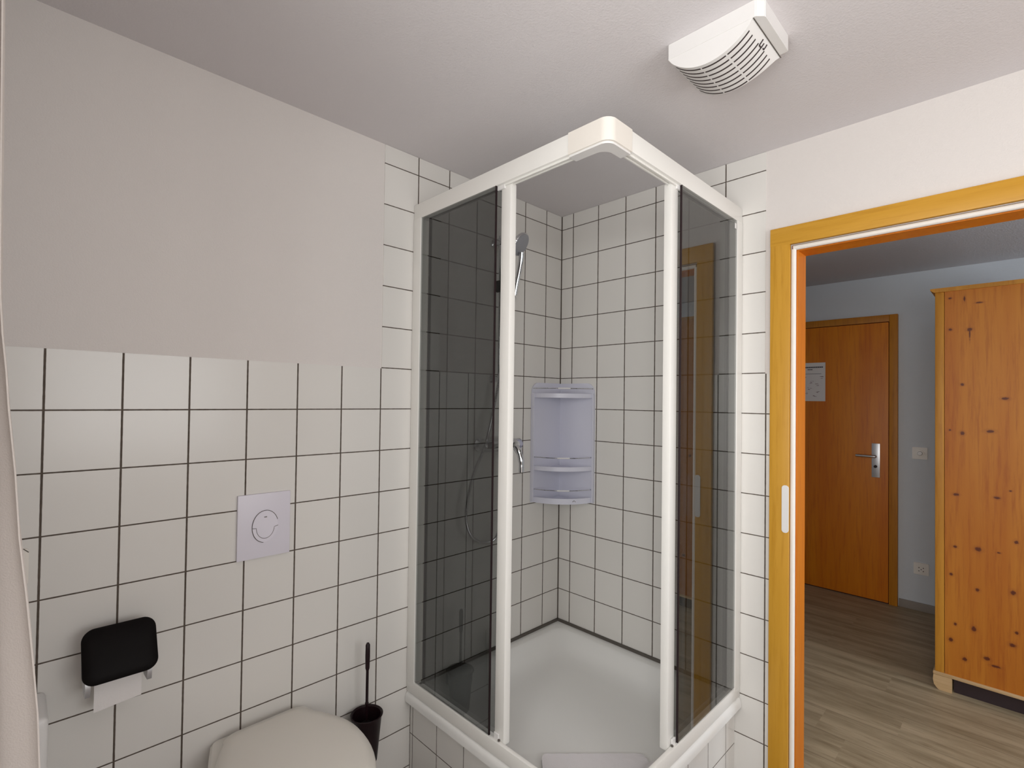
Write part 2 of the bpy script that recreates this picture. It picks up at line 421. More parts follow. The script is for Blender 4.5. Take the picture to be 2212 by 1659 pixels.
# notice on the bedroom door
m = B(); box(m, (BX-.0295, -.572, 1.440), (BX-.0285, -.362, 1.740))
nt = obj('paper_notice', m, M_PAPER, label='white printed sheet of paper fixed to the orange wooden door', category='notice')
m = B()
def ink(y0, y1, z, h=.004): box(m, (BX-.0302, y0, z), (BX-.0294, y1, z+h))
for k in range(13):
    y = -.395-.0125*k
    ink(y, y-.0105, 1.700, .009)
obj('heading', m, M_INK, nt, label='bold heading line, illegible')
m = B()
for k in range(3): ink(-.450-.012*k, -.460-.012*k, 1.684, .006)
obj('subheading', m, M_INK, nt)
m = B()
for k in range(3): ink(-.395-.012*k, -.405-.012*k, 1.670, .010)
obj('margin_note', m, M_INK, nt)
m = B(); ink(-.385, -.545, 1.652, .0025); obj('ruled_line', m, M_INK, nt)
random.seed(3)
for (yc, zc) in ((-.42, 1.62), (-.535, 1.625), (-.475, 1.585), (-.515, 1.566), (-.46, 1.535), (-.43, 1.505), (-.52, 1.512), (-.49, 1.48)):
    m = B()
    for k in range(5):
        a = yc+random.uniform(-.014, .014); z = zc+random.uniform(-.010, .010)
        ink(a, a-random.uniform(.006, .016), z, .0022)
    obj('small_print', m, M_INKR, nt, label='patch of faint illegible small print')

# light switch and socket on the far bedroom wall
sw = thing('light_switch', (BX, -1.132, 1.085), 'white square wall switch with round knob, between orange door and wardrobe', 'switch')
m = B(); prism(m, rrect(-1.178, 1.045, -1.096, 1.127, .006), 'x', BX-.009, BX-.0002); obj('switch_plate', m, M_CREAM, sw, True)
m = B(); lathe(m, [(.024, 0), (.024, .004), (.018, .006)][::1], (BX-.0135, -1.137, 1.086), 'x', 28); obj('switch_ring', m, M_CREAM, sw, True)
m = B(); lathe(m, [(0, 0), (.012, .001), (.0145, .006), (.0145, .022)], (BX-.033, -1.139, 1.086), 'x', 24); obj('switch_knob', m, M_PLASTIC, sw, True)
so = thing('wall_socket', (BX, -1.145, .289), 'white electrical socket low on the wall beside the wardrobe', 'socket')
m = B(); prism(m, rrect(-1.186, .250, -1.104, .330, .006), 'x', BX-.008, BX-.0002); obj('socket_plate', m, M_CREAM, so, True)
m = B()
for (dy, dz) in ((-.012, .008), (.012, .008), (-.012, -.014), (.012, -.014), (0, -.003)):
    lathe(m, [(.003, 0), (.003, .002)], (BX-.0095, -1.145+dy, .289+dz), 'x', 12)
obj('socket_holes', m, M_DARK, so)

# wardrobe
wd = thing('wardrobe', (1.9, -1.6, 0), 'tall knotty pine wardrobe with cornice standing beyond the open doorway', 'wardrobe')
wx0, wx1, wy0, wy1 = 1.365, 2.42, -1.324, -1.93
bx('side_panel', (wx0, -1.361, .088), (wx0+.02, wy1+.03, 1.990), M_PINE, wd)
bx('side_panel', (wx1-.02, -1.361, .088), (wx1, wy1+.03, 1.990), M_PINE2, wd)
m = B(); box(m, (wx0-.003, wy0, .088), (wx0+.05, -1.359, 1.990), .003); obj('front_stile', m, M_PINE2, wd, True)
m = B(); box(m, (wx1-.05, wy0, .088), (wx1+.003, -1.359, 1.990), .003); obj('front_stile', m, M_PINE2, wd, True)
bx('back_panel', (wx0, wy1, .088), (wx1, wy1+.03, 1.990), M_PINE2, wd)
m = B(); prism(m, [(wy0+.002, 1.990), (wy0+.010, 1.996), (wy0+.018, 2.002), (wy0+.018, 2.010), (wy1, 2.010), (wy1, 1.990)], 'x', wx0-.012, wx1+.012)
obj('cornice', m, M_PINE2, wd)
m = B(); box(m, (wx0-.008, wy0+.008, .072), (wx1+.008, wy1, .088), .004); obj('base_moulding', m, M_PINEPALE, wd, True)
for k in (0, 1):
    x0 = wx0+.052+k*.478; x1 = x0+.470
    dr = bx('wardrobe_door', (x0, wy0-.004, .10), (x1, wy0-.030, 1.975), M_PINE2, wd, bev=.003)
    m = B(); box(m, (x0+.08, wy0-.001, .20), (x1-.08, wy0-.006, 1.86), .002); obj('door_panel', m, M_PINE2, dr, True)
    m = B(); xx = x1-.035 if k == 0 else x0+.035
    lathe(m, [(.006, -.008), (.006, .008), (.014, .014), (.014, .022), (0, .026)], (xx, wy0, 1.05), 'y', 16); obj('door_knob', m, M_PINEPALE, dr, True)
for (x, y) in ((wx0+.03, wy0+.006-.036), (wx1-.03, wy0+.006-.036), (wx0+.03, wy1+.036), (wx1-.03, wy1+.036)):
    m = B()
    pts = [(-.037, .004), (-.026, 0), (.037, 0), (.037, .072), (-.037, .072)]
    # block foot with rounded outer cheek
    prof = [(y+.036, .071), (y+.038, .045), (y+.034, .022), (y+.022, .006), (y+.014, .0), (y-.034, 0), (y-.034, .0715)]
    prism(m, prof, 'x', x-.035, x+.035)
    obj('foot', m, M_PINEPALE, wd, True)
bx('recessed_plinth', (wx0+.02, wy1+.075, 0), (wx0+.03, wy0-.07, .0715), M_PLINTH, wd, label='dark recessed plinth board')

# ------------------------------------------------------------------ shower base and tray
XA = YB = -.885
m = B(); box(m, (-.868, -.868, 0), (-.845, -.0005, .300)); bs = obj('trim_1', m, M_TILE_S1, **ST)
m = B(); box(m, (-.8682, -.868, 0), (-.0005, -.845, .300)); obj('tiled_side', m, M_TILE_S2, bs)
bs['label'] = 'tiled white base under the shower tray'
tray = B()
ZR = .3185; ZF = .236; zl = .274
def rr_(x0, y0, x1, y1, radii, z, n=8):
    out = []
    rs = radii
    for (cx, cy, a0, r_) in ((x1, y1, 0, rs[0]), (x0, y1, 90, rs[1]), (x0, y0, 180, rs[2]), (x1, y0, 270, rs[3])):
        ccx = cx-r_ if a0 in (0, 270) else cx+r_; ccy = cy-r_ if a0 in (0, 90) else cy+r_
        for k in range(n+1):
            a = math.radians(a0+90*k/n); out.append((ccx+r_*math.cos(a), ccy+r_*math.sin(a), z))
    return out
o0 = -.8935
def R(x0, y0, x1, y1, r, z): return ring(tray, rr_(x0, y0, x1, y1, r, z))
e = .0015
L = [R(o0+.006, o0+.006, -e, -e, (.002, .002, .03, .002), zl),
     R(o0, o0, -e, -e, (.002, .002, .035, .002), zl+.006),
     R(o0, o0, -e, -e, (.002, .002, .035, .002), ZR-.022),
     R(o0+.004, o0+.004, -e, -e, (.002, .002, .035, .002), ZR-.008),
     R(o0+.012, o0+.012, -e, -e, (.002, .002, .035, .002), ZR-.002),
     R(o0+.022, o0+.022, -e, -e, (.002, .002, .035, .002), ZR),
     R(-.850, -.850, -.044, -.044, (.05, .05, .09, .05), ZR),
     R(-.844, -.844, -.050, -.050, (.055, .055, .09, .055), ZR-.003),
     R(-.836, -.836, -.058, -.058, (.06, .06, .10, .06), ZR-.014),
     R(-.818, -.818, -.084, -.084, (.08, .08, .12, .08), ZF+.036),
     R(-.804, -.804, -.102, -.102, (.085, .085, .13, .085), ZF+.018),
     R(-.785, -.785, -.128, -.128, (.10, .10, .14, .10), ZF+.006),
     R(-.755, -.755, -.165, -.165, (.12, .12, .15, .12), ZF)]
for a, b in zip(L, L[1:]): bridge(tray, a, b)
tray.faces.new(L[-1])
tr = obj('shower_tray', tray, M_ACRYL, None, True, label='square white shower tray with a raised rim, on the tiled base', category='shower tray')
m = B(); box(m, (-.86, -.006, ZR-.002), (-.001, -.0005, ZR+.013)); box(m, (-.006, -.86, ZR-.002), (-.0005, -.001, ZR+.013))
obj('sealant_joint', m, M_SEAL, tr, label='dark grey silicone joint along the walls')

# ------------------------------------------------------------------ shower enclosure
en = thing('shower_enclosure', (XA, YB, ZR), 'white framed corner shower enclosure with smoked sliding glass panels', 'shower enclosure')
zb0, zb1, zt0, zt1 = ZR+.0005, .372, 2.100, 2.158
# side 1 runs along y at x=XA (from the back wall); side 2 runs along x at y=YB (from the right wall)
def T(p, side):    # local (s = distance from wall, d = depth into the shower, z)
    s, d, z = p
    return (XA+d, -s, z) if side == 1 else (-s, YB+d, z)
def lbox(m, a, b, side, bev=0): box(m, T(a, side), T(b, side), bev)
S1END = .752; S2END = .780
for side, send in ((1, S1END), (2, S2END)):
    sd = {1: 'left', 2: 'right'}[side]
    m = B(); lbox(m, (.0012, -.002, zt0), (send+.01, .030, zt1), side, .003); obj('top_rail', m, M_FRAME, en, True)
    m = B(); lbox(m, (.05, .008, zt0-.006), (send, .012, zt0+.01), side); lbox(m, (.05, .022, zt0-.006), (send, .026, zt0+.01), side)
    obj('rail_groove', m, M_FRAME, en)
    m = B(); lbox(m, (.0012, -.003, zb0), (.868, .012, .3645), side, .004); lbox(m, (.0012, .010, zb0), (.868, .024, .338), side, .003)
    obj('bottom_rail', m, M_FRAME, en, True)
    # the wall profile
    m = B(); lbox(m, (.0012, -.004, .355), (.050, .030, zt0+.002), side, .004); obj('wall_profile', m, M_FRAME, en, True)
    # fixed smoked pane, on the outer face of the frame
    s1 = .456 if side == 1 else .484
    m = B(); lbox(m, (.048, -.0005, zb1-.004), (s1, .0045, zt0+.004), side); g = obj('fixed_pane', m, M_SMOKE, en, label='dark smoked glass fixed pane of the %s side' % sd)
    m = B(); lbox(m, (s1, -.0010, zb1-.004), (s1+.0035, .0050, zt0+.002), side); obj('pane_edge', m, M_BLACK2, g)
    # sliding door: stile with glass
    sa, sb = (.470, .512) if side == 1 else (.484, .526)
    m = B(); lbox(m, (sa, .0125, .352), (sb, .040, zt0+.001), side, .005)
    st = obj('sliding_door', m, M_FRAME, en, True, label='white edge profile of the %s sliding door' % sd)
    m = B(); lbox(m, (.080, .020, zb1-.006), (sa+.004, .0245, zt0-.001), side); obj('door_glass', m, M_SMOKE, st)
    m = B(); lbox(m, (.072, .018, zb1-.006), (.081, .0265, zt0-.002), side); obj('door_seal', m, M_BLACK2, st, label='thin dark seal')
    m = B(); lbox(m, (sa-.012, .006, zt0-.014), (sa+.020, .012, zt0-.001), side); obj('roller', m, M_PLASTIC, st)
    m = B(); lbox(m, (sa+.004, .006, zb1-.010), (sa+.024, .012, zb1+.012), side, .002)
    obj('bottom_guide', m, M_PLASTIC, st)
    m = B(); lathe(m, [(.004, 0), (.004, .004), (0, .005)], T((sb-.012, .004, zb1-.004), side), 'z', 10); obj('glide', m, M_SEAL, st)
# small white clip at top of the right pane
m = B(); lbox(m, (.060, -.0035, zt0-.034), (.072, -.0008, zt0-.014), 2, .001); obj('pane_clip', m, M_PLASTIC, en)
# corner cap of the top rail: L with rounded outer and inner corner
m = B()
def capz(m, x0, y0, ins, z0, z1, r0, r1):
    ox, oy = x0, y0; ix, iy = x0+ins, y0+ins; n = 10
    P = [(-S2END+.0, oy)]
    for k in range(n+1):
        a = math.radians(270-90*k/n); P.append((ox+r0+r0*math.cos(a), oy+r0+r0*math.sin(a)))
    P.append((ox, -S1END)); P.append((ix, -S1END))
    for k in range(n+1):
        a = math.radians(180+90*k/n); P.append((ix+r1+r1*math.cos(a), iy+r1+r1*math.sin(a)))
    P.append((-S2END, iy))
    prism(m, P, 'z', z0, z1)
capz(m, XA-.0032, YB-.0032, .036, zt0-.001, zt1+.0018, .030, .02)
obj('corner_cap', m, M_CREAM, en, True, label='rounded white corner piece of the top rail')
m = B(); capz(m, XA+.002, YB+.002, .032, zt0-.007, zt0-.0012, .028, .032); obj('corner_plate', m, M_PLASTIC, en, True)
m = B()
def rbpoly(x0, y0, w_, r_, n=10):
    P = []
    for k in range(n+1):
        a = math.radians(270-90*k/n); P.append((x0+r_+r_*math.cos(a), y0+r_+r_*math.sin(a)))
    P += [(x0, y0+.05), (x0+w_, y0+.05), (x0+w_, y0+w_), (x0+.05, y0+w_), (x0+.05, y0)]
    return P
prism(m, rbpoly(XA-.004, YB-.004, .017, .022), 'z', zb0, .3655)
obj('corner_foot', m, M_FRAME, en, True)

# ------------------------------------------------------------------ bath mat in the tray
m = B()
c0 = Vector((-.572, -.630)); dl = Vector((.34, -.32)).normalized(); dp = Vector((-.69, -.72)).normalized()
W2, LP = .172, .17
rows = []
NX, NY = 26, 14
def matz(s, t):
    p = c0+dl*(s*W2)+dp*(t*LP)
    # follows the tray floor, then climbs its sloping side
    q = max(-p.x, -p.y)
    z = ZF if q < .755 else (ZF+(q-.755)*.2 if q < .785 else ZF+.006+(q-.785)*1.1)
    return p, z
for j in range(NY+1):
    row = []
    for i in range(NX+1):
        s = -1+2*i/NX; t = j/NY; p, z = matz(s*(.93 if j == 0 else .985 if j == 1 else 1), t)
        row.append((p.x, p.y, min(z, ZR-.01)+.0125+.0012*math.sin(i*1.9)*math.cos(j*1.4)))
    rows.append(row)
top = [[m.verts.new(v) for v in r_] for r_ in rows]
bot = [[m.verts.new((v[0], v[1], v[2]-.0105)) for v in r_] for r_ in rows]
for j in range(NY):
    for i in range(NX):
        m.faces.new((top[j][i], top[j][i+1], top[j+1][i+1], top[j+1][i])); m.faces.new((bot[j][i], bot[j+1][i], bot[j+1][i+1], bot[j][i+1]))
edge = [(0, i) for i in range(NX+1)]+[(j, NX) for j in range(1, NY+1)]+[(NY, i) for i in range(NX-1, -1, -1)]+[(j, 0) for j in range(NY-1, 0, -1)]
for a, b in zip(edge, edge[1:]+edge[:1]):
    m.faces.new((top[a[0]][a[1]], bot[a[0]][a[1]], bot[b[0]][b[1]], top[b[0]][b[1]]))
obj('bath_mat', m, M_MAT, None, True, label='white mat lying in the front corner of the shower tray', category='bath mat')

# ------------------------------------------------------------------ corner shelf in the shower
sh = thing('corner_shelf', (-.02, -.02, .935), 'bluish-white plastic corner shelf with three tiers hung in the shower corner', 'shelf')
SW = .214; z0, z1 = .936, 1.503
for side in (1, 2):
    m = B()
    pts = []
    r_ = .045
    prof = [(.004, z0), (SW, z0), (SW, z1-r_)] + [(SW-r_+r_*math.cos(math.radians(a)), z1-r_+r_*math.sin(math.radians(a))) for a in range(10, 91, 10)] + [(.004, z1)]
    if side == 1: prism(m, [(-a, b) for a, b in prof], 'y', -.0075, -.0005)
    else: prism(m, [(-a, b) for a, b in prof], 'x', -.0075, -.0005)
    obj('wing', m, M_SHELF, sh, True)
    m = B()   # thin front lip of each wing
    if side == 1: box(m, (-SW-.002, -.020, z0+.004), (-SW+.004, -.0005, z1-.05), .002)
    else: box(m, (-.020, -SW-.002, z0+.004), (-.0005, -SW+.004, z1-.05), .002)
    obj('wing_edge', m, M_SHELF, sh, True)
def quarter(rad, n=20, off=.006, bulge=.0):
    # front edge: a shallow arc bulging from wing tip to wing tip
    P = []
    A_ = Vector((-rad, -off)); B_ = Vector((-off, -rad)); mid = (A_+B_)/2; nrm = Vector((-1, -1)).normalized()
    for k in range(n+1):
        t = k/n; p = A_.lerp(B_, t)+nrm*(bulge*4*t*(1-t)); P.append((p.x, p.y))
    return P
for (zs, h, name) in ((1.432, .020, 'shelf_board'), (1.090, .020, 'shelf_board'), (.938, .026, 'shelf_board')):
    m = B(); P = quarter(SW-.006, bulge=.050)
    prism(m, [(-.006, -.006)]+P, 'z', zs, zs+.006)
    Po = quarter(SW-.004, bulge=.054, off=.004); Pi = quarter(SW-.008, bulge=.046, off=.008)
    prism(m, Po+Pi[::-1], 'z', zs, zs+h)
    obj(name, m, M_SHELF, sh, True)
for zr in (1.476, 1.151, 1.000):
    m = B(); P = quarter(SW-.006, bulge=.050)
    tube(m, [(x, y, zr) for x, y in P], .0021, 8)
    ro = obj('rail', m, M_CHROME, sh, True, label='thin chrome rail')
    m = B(); tube(m, [(x, y, zr) for x, y in P[8:13]], .0032, 8); obj('rail_clip', m, M_PLASTIC, ro, True)
m = B(); P = quarter(SW-.004, bulge=.0552)
p = P[13]; q = P[14]
tube(m, [(p[0]-.0015, p[1]-.0015, .950), ((p[0]+q[0])/2-.0015, (p[1]+q[1])/2-.0015, .957), (q[0]-.0015, q[1]-.0015, .950)], .0011, 6)
obj('moulded_mark', m, M_SEAL, sh, label='small caret-shaped mark')

# ------------------------------------------------------------------ shower fittings
sb_ = thing('shower_slide_bar', (-.468, 0, 1.5), 'chrome slide bar with hand shower fixed to the left tiled shower wall', 'shower bar')
bxx, byy = -.468, -.045
m = B(); tube(m, [(bxx, byy, 1.49), (bxx, byy, 2.13)], .0095, 16); obj('bar', m, M_CHROME, sb_, True)
for z in (1.51, 2.105):
    m = B(); lathe(m, [(.020, -.0005), (.020, -.006), (.012, -.010), (.012, -.050), (.014, -.056), (0, -.058)], (bxx, 0, z), 'y', 20); box(m, (bxx-.014, byy-.014, z-.014), (bxx+.014, byy+.014, z+.014), .004)
    obj('bar_bracket', m, M_CHROME, sb_, True)
m = B(); box(m, (bxx-.018, byy-.020, 1.885), (bxx+.018, byy+.016, 1.935), .006); tube(m, [(bxx+.01, byy-.01, 1.915), (bxx+.042, byy-.052, 1.912)], [.013, .017], 14)
sl = obj('slider', m, M_BLACK, sb_, True, label='dark slider holding the handset')
# hand shower
hs = thing('hand_shower', (-.44, -.10, 1.9), 'chrome hand shower with round grey face, hooked on the slide bar', 'shower head')
p0 = Vector((-.428, -.094, 1.872)); p1 = Vector((-.426, -.105, 1.93)); p2 = Vector((-.421, -.120, 2.01)); p3 = Vector((-.424, -.128, 2.052))
m = B(); pp = smooth_path([p0, p1, p2, p3], 8)
tube(m, pp, [.0095+.004*(i/len(pp)) for i in range(len(pp))], 16); obj('handle', m, M_CHROME, hs, True)
hd = B()
n_ = Vector((.30, -.80, -.52)).normalized()
lathe(hd, [(.014, -.034), (.034, -.024), (.050, -.010), (.053, 0), (.051, .004)], (0, 0, 0), 'z', 36)
rot = n_.to_track_quat('Z', 'Y').to_matrix().to_4x4(); ctr = Vector((-.430, -.128, 2.085))
bmesh.ops.transform(hd, matrix=Matrix.Translation(ctr) @ rot, verts=hd.verts[:])
ho = obj('spray_head', hd, M_CHROME, hs, True)
fd = B(); lathe(fd, [(.048, 0), (.048, .003), (.0, .005)], (0, 0, .003), 'z', 32)
bmesh.ops.transform(fd, matrix=Matrix.Translation(ctr) @ rot, verts=fd.verts[:])
obj('spray_face', fd, plain('grey_nozzle_plate', (150, 150, 155), .5, bump=.3, bscale=120), ho, True, label='grey nozzle plate')
# mixer
mx = thing('shower_mixer', (-.46, 0, 1.22), 'chrome single-lever shower mixer on the left shower wall behind the glass door', 'mixer tap')
m = B(); lathe(m, [(.018, -.115), (.024, -.108), (.026, -.06), (.028, 0), (.026, .06), (.024, .108), (.018, .115), (0, .116)][:], (-.463, -.060, 1.225), 'x', 24)
bd = obj('mixer_body', m, M_CHROME, mx, True)
for x in (-.538, -.388):
    m = B(); lathe(m, [(.031, -.0005), (.031, -.006), (.020, -.014), (.014, -.020), (.014, -.050)], (x, 0, 1.225), 'y', 24); obj('inlet', m, M_CHROME, mx, True)
m = B(); lathe(m, [(.020, 0), (.023, -.010), (.023, -.045), (.018, -.055), (0, -.057)], (-.440, -.075, 1.228), 'y', 24)
tube(m, smooth_path([(-.440, -.118, 1.222), (-.438, -.140, 1.200), (-.436, -.152, 1.160), (-.436, -.154, 1.115)], 6), [.015]*7+[.0125]*6+[.011]*6, 12)
obj('lever', m, M_CHROME, mx, True)
m = B(); lathe(m, [(.010, 0), (.013, .002), (.013, .020)], (-.463, -.060, 1.185), 'z', 16); obj('hose_outlet', m, M_CHROME, mx, True)
# hose
path = [(-.428, -.092, 1.868), (-.440, -.088, 1.78), (-.478, -.080, 1.60), (-.518, -.072, 1.406), (-.575, -.074, 1.235), (-.633, -.070, 1.105), (-.664, -.068, .96),
        (-.640, -.066, .875), (-.590, -.066, .835), (-.540, -.066, .822), (-.488, -.064, .840), (-.462, -.062, .93), (-.460, -.060, 1.06), (-.463, -.060, 1.183)]
# route in front of the mixer's left end so that the hose hangs free
path[4] = (-.592, -.100, 1.240)
m = B(); ps = resample(smooth_path(path, 14), .0035); tube(m, ps, .0068, 10, ribs=.10)
obj('shower_hose', m, M_CHROME, None, True, label='ribbed chrome hose looping down between hand shower and mixer', category='hose')

# ------------------------------------------------------------------ flush plate
fl = thing('flush_plate', (-1.4135, 0, .93), 'square white toilet flush plate with round dual button on the tiled wall', 'flush plate')
m = B(); box(m, (-1.490, -.010, .930), (-1.337, -.0003, 1.124), .002); obj('cover_plate', m, plain('lilac_white_plastic', (226, 222, 232), .4, var=.01), fl, True)
cx_, cz_, R_ = -1.412, 1.024, .0485
def arc(cx, cz, r_, a0, a1, n=36, sx=.78): return [(cx+r_*sx*math.cos(math.radians(a0+(a1-a0)*k/n)), -.0122, cz+r_*math.sin(math.radians(a0+(a1-a0)*k/n))) for k in range(n+1)]
m = B(); prism(m, [(p[0], p[2]) for p in arc(cx_, cz_, R_-.0012, 0, 360, 47)], 'y', -.0125, -.0095)
bt = obj('flush_button', m, plain('lilac_white_button', (230, 226, 236), .35, var=.01), fl, True)
m = B(); tube(m, arc(cx_, cz_, R_, 20, 262, 50), .0008, 6); obj('button_outline', m, M_SEAL, bt)
m = B(); tube(m, [(cx_-R_*.77, -.0128, cz_-.002), (cx_-.026, -.0128, cz_-.003)]+arc(cx_, cz_-.003, .0335, 184, 356, 24)+[(cx_+R_*.77, -.0128, cz_-.002)], .0008, 6); obj('button_divide', m, M_SEAL, bt)
m = B(); box(m, (cx_-.004, -.0132, cz_+.027), (cx_+.004, -.0124, cz_+.0295)); obj('button_mark', m, M_SEAL, bt)

# ------------------------------------------------------------------ toilet
tl = thing('toilet', (-1.413, 0, .0), 'white wall-hung ceramic toilet with closed lid below the flush plate', 'toilet')
tx = -1.413
def tp(hw, yb, yf, rb, z, n=14, bw=None):
    """toilet outline: straight-ish back, egg-shaped front"""
    bw = bw or hw*.74; P = []
    yw = yb-(yb-yf)*.45
    # right back corner -> clockwise towards front
    for k in range(5):
        a = math.radians(90-90*k/4); P.append((bw-rb+rb*math.cos(a), yb-rb+rb*math.sin(a)))
    for k in range(1, 8):
        t = k/8; s = t*t*(3-2*t); P.append((bw+(hw-bw)*math.sin(t*math.pi/2), yb-rb+(yw-(yb-rb))*t))
    for k in range(n+1):
        a = math.radians(0-90*k/n); P.append((hw*math.cos(a), yw+(yw-yf)*math.sin(a)))
    R1 = P; R2 = [(-x, y) for x, y in P[::-1]]
    out = R1+R2[1:]
    return [(tx+x, y, z) for x, y in out]
m = B()
LV = [tp(.10, -.0006, -.30, .02, .10, bw=.10), tp(.125, -.0006, -.40, .02, .16, bw=.12), tp(.155, -.0006, -.47, .02, .26, bw=.13), tp(.180, -.0006, -.52, .02, .36, bw=.135),
      tp(.186, -.0006, -.53, .02, .405, bw=.138), tp(.186, -.0006, -.53, .02, .420, bw=.139), tp(.178, -.004, -.524, .02, .427, bw=.134)]
rg = [ring(m, l) for l in LV]
for a, b in zip(rg, rg[1:]): bridge(m, a, b)
m.faces.new(rg[0]); m.faces.new(rg[-1])
obj('bowl', m, M_CERAM, tl, True)
m = B()
LV = [tp(.184, -.042, -.532, .03, .429, bw=.116), tp(.189, -.038, -.536, .03, .434, bw=.119), tp(.189, -.038, -.536, .03, .446, bw=.119), tp(.183, -.043, -.530, .035, .454, bw=.113),
      tp(.160, -.070, -.505, .04, .461, bw=.095), tp(.100, -.15, -.44, .05, .466, bw=.08), tp(.03, -.25, -.32, .01, .4675, bw=.025)]
rg = [ring(m, l) for l in LV]
for a, b in zip(rg, rg[1:]): bridge(m, a, b)
m.faces.new(rg[0]); m.faces.new(rg[-1])
ld = obj('lid', m, M_LID, tl, True)
for sx in (-.075, .075):
    m = B(); tube(m, [(tx+sx-.018, -.034, .436), (tx+sx+.018, -.034, .436)], .008, 14); obj('hinge', m, M_LID, tl, True)

# ------------------------------------------------------------------ toilet brush in wall holder
tb = thing('toilet_brush_set', (-1.088, -.07, .19), 'dark brown toilet brush in a tapered cup on the wall right of the toilet', 'toilet brush')
bxp, byp = -1.090, -.068
m = B(); prof = [(0, .188), (.034, .188), (.037, .192), (.050, .338), (.054, .343), (.0545, .346), (.052, .348), (.047, .343), (.034, .20), (0, .199)]
lathe(m, prof, (bxp, byp, 0), 'z', 36); cup = obj('cup', m, M_BLACK2, tb, True)
m = B(); box(m, (bxp-.02, -.022, .27), (bxp+.02, -.0005, .33), .003); obj('wall_bracket', m, M_BLACK2, tb, True)
m = B(); lathe(m, [(0, .205), (.030, .208), (.034, .24), (.034, .30), (.012, .318), (.006, .322)], (bxp, byp, 0), 'z', 24); obj('brush_head', m, M_BLACK, tb, True)
m = B(); lathe(m, [(.0045, .316), (.0045, .376), (.0062, .379), (.0062, .383), (.0048, .386), (.0048, .492), (.0072, .500), (.0080, .54), (.0075, .578), (.004, .585), (0, .586)], (bxp, byp, 0), 'z', 18)
obj('brush_handle', m, M_BLACK2, tb, True)

# ------------------------------------------------------------------ toilet paper holder
ph = thing('toilet_paper_holder', (-1.77, 0, .70), 'black covered toilet paper holder on the tiled wall left of the toilet', 'paper holder')
m = B()
# cover: flap sloping from the wall outwards and down, with big rounded corners
A0 = rrect(-.0735, -.064, .0735, .064, .026, 8)
def capring(ins, d):    # ins: inset, d: distance along the flap normal
    out = []
    for (u_, v_) in A0:
        uu_ = u_*(1-ins/.0735); vv_ = v_*(1-ins/.064)
        bow = -.010*(max(0, vv_)/.064)**2
        out.append((-1.770+uu_, -.084-d*.9+.43*vv_-bow, .793+vv_*.86+d*.4))
    return out
rg = [ring(m, capring(.006, -.0)), ring(m, capring(0, .003)), ring(m, capring(0, .011)), ring(m, capring(.004, .015)), ring(m, capring(.02, .0175)), ring(m, capring(.045, .0185))]
for a, b in zip(rg, rg[1:]): bridge(m, a, b)
m.faces.new(rg[0]); m.faces.new(rg[-1])
obj('cover', m, M_BLACK, ph, True)
m = B()
prism(m, [(-.0006, .822), (-.050, .826), (-.048, .816), (-.0006, .808)], 'x', -1.815, -1.725)
obj('hinge_plate', m, M_BLACK, ph, True)
for x in (-1.836, -1.716):
    m = B(); prism(m, [(-.001, .72), (-.05, .703), (-.092, .706), (-.096, .728), (-.080, .77), (-.04, .80), (-.001, .80)], 'x', x, x+.010); obj('side_bracket', m, M_STEEL, ph, True, label='grey metal side bracket')
m = B(); box(m, (-1.826, -.004, .71), (-1.716, -.0004, .822), .002); obj('back_plate', m, M_STEEL, ph, True)
pr_ = thing('toilet_paper_roll', (-1.77, -.055, .765), 'white toilet paper roll with a sheet hanging below the black holder', 'toilet paper')
m = B(); lathe(m, [(.012, -.047), (.035, -.047), (.036, -.045), (.036, .045), (.035, .047), (.012, .047)], (-1.771, -.0405, .768), 'x', 36); obj('roll', m, M_TISSUE, pr_, True)
m = B()
N = 16; fr_ = []; bk = []
for k in range(N+1):
    t = k/N; z = .768-.104*t; y = -.0785-.0005*math.sin(t*2.2); fr_.append([m.verts.new((x, y+.0012*math.sin(x*60), z+(.004*(x+1.77)/.05 if k == N else 0))) for x in (-1.818, -1.795, -1.772, -1.749, -1.725)])
    bk.append([m.verts.new((v.co.x, v.co.y+.0012, v.co.z)) for v in fr_[-1]])
for k in range(N):
    for i in range(4):
        m.faces.new((fr_[k][i], fr_[k][i+1], fr_[k+1][i+1], fr_[k+1][i])); m.faces.new((bk[k][i], bk[k+1][i], bk[k+1][i+1], bk[k][i+1]))
    m.faces.new((fr_[k][0], fr_[k+1][0], bk[k+1][0], bk[k][0])); m.faces.new((fr_[k][4], bk[k][4], bk[k+1][4], fr_[k+1][4]))
for i in range(4): m.faces.new((fr_[N][i], fr_[N][i+1], bk[N][i+1], bk[N][i])); m.faces.new((fr_[0][i], bk[0][i], bk[0][i+1], fr_[0][i+1]))
obj('hanging_sheet', m, M_TISSUE, pr_, True)

# ------------------------------------------------------------------ ceiling vent
vt = thing('ceiling_vent', (-.68, -1.10, CZ), 'white ceiling extractor fan with curved slotted cover', 'vent')
vx0, vx1, vy0, vy1 = -.768, -.588, -1.218, -.985
zc = CZ; zv = CZ-.040
m = B(); prism(m, [(vx0, vy0+.016), (vx0+.016, vy0), (vx1, vy0), (vx1, vy1), (vx0, vy1)], 'z', zv, zc-.0003)
bmesh.ops.bevel(m, geom=[e_ for e_ in m.edges if abs(e_.verts[0].co.z-e_.verts[1].co.z) > .01], offset=.002, segments=2, affect='EDGES')
obj('housing', m, M_PLASTIC, vt, True)
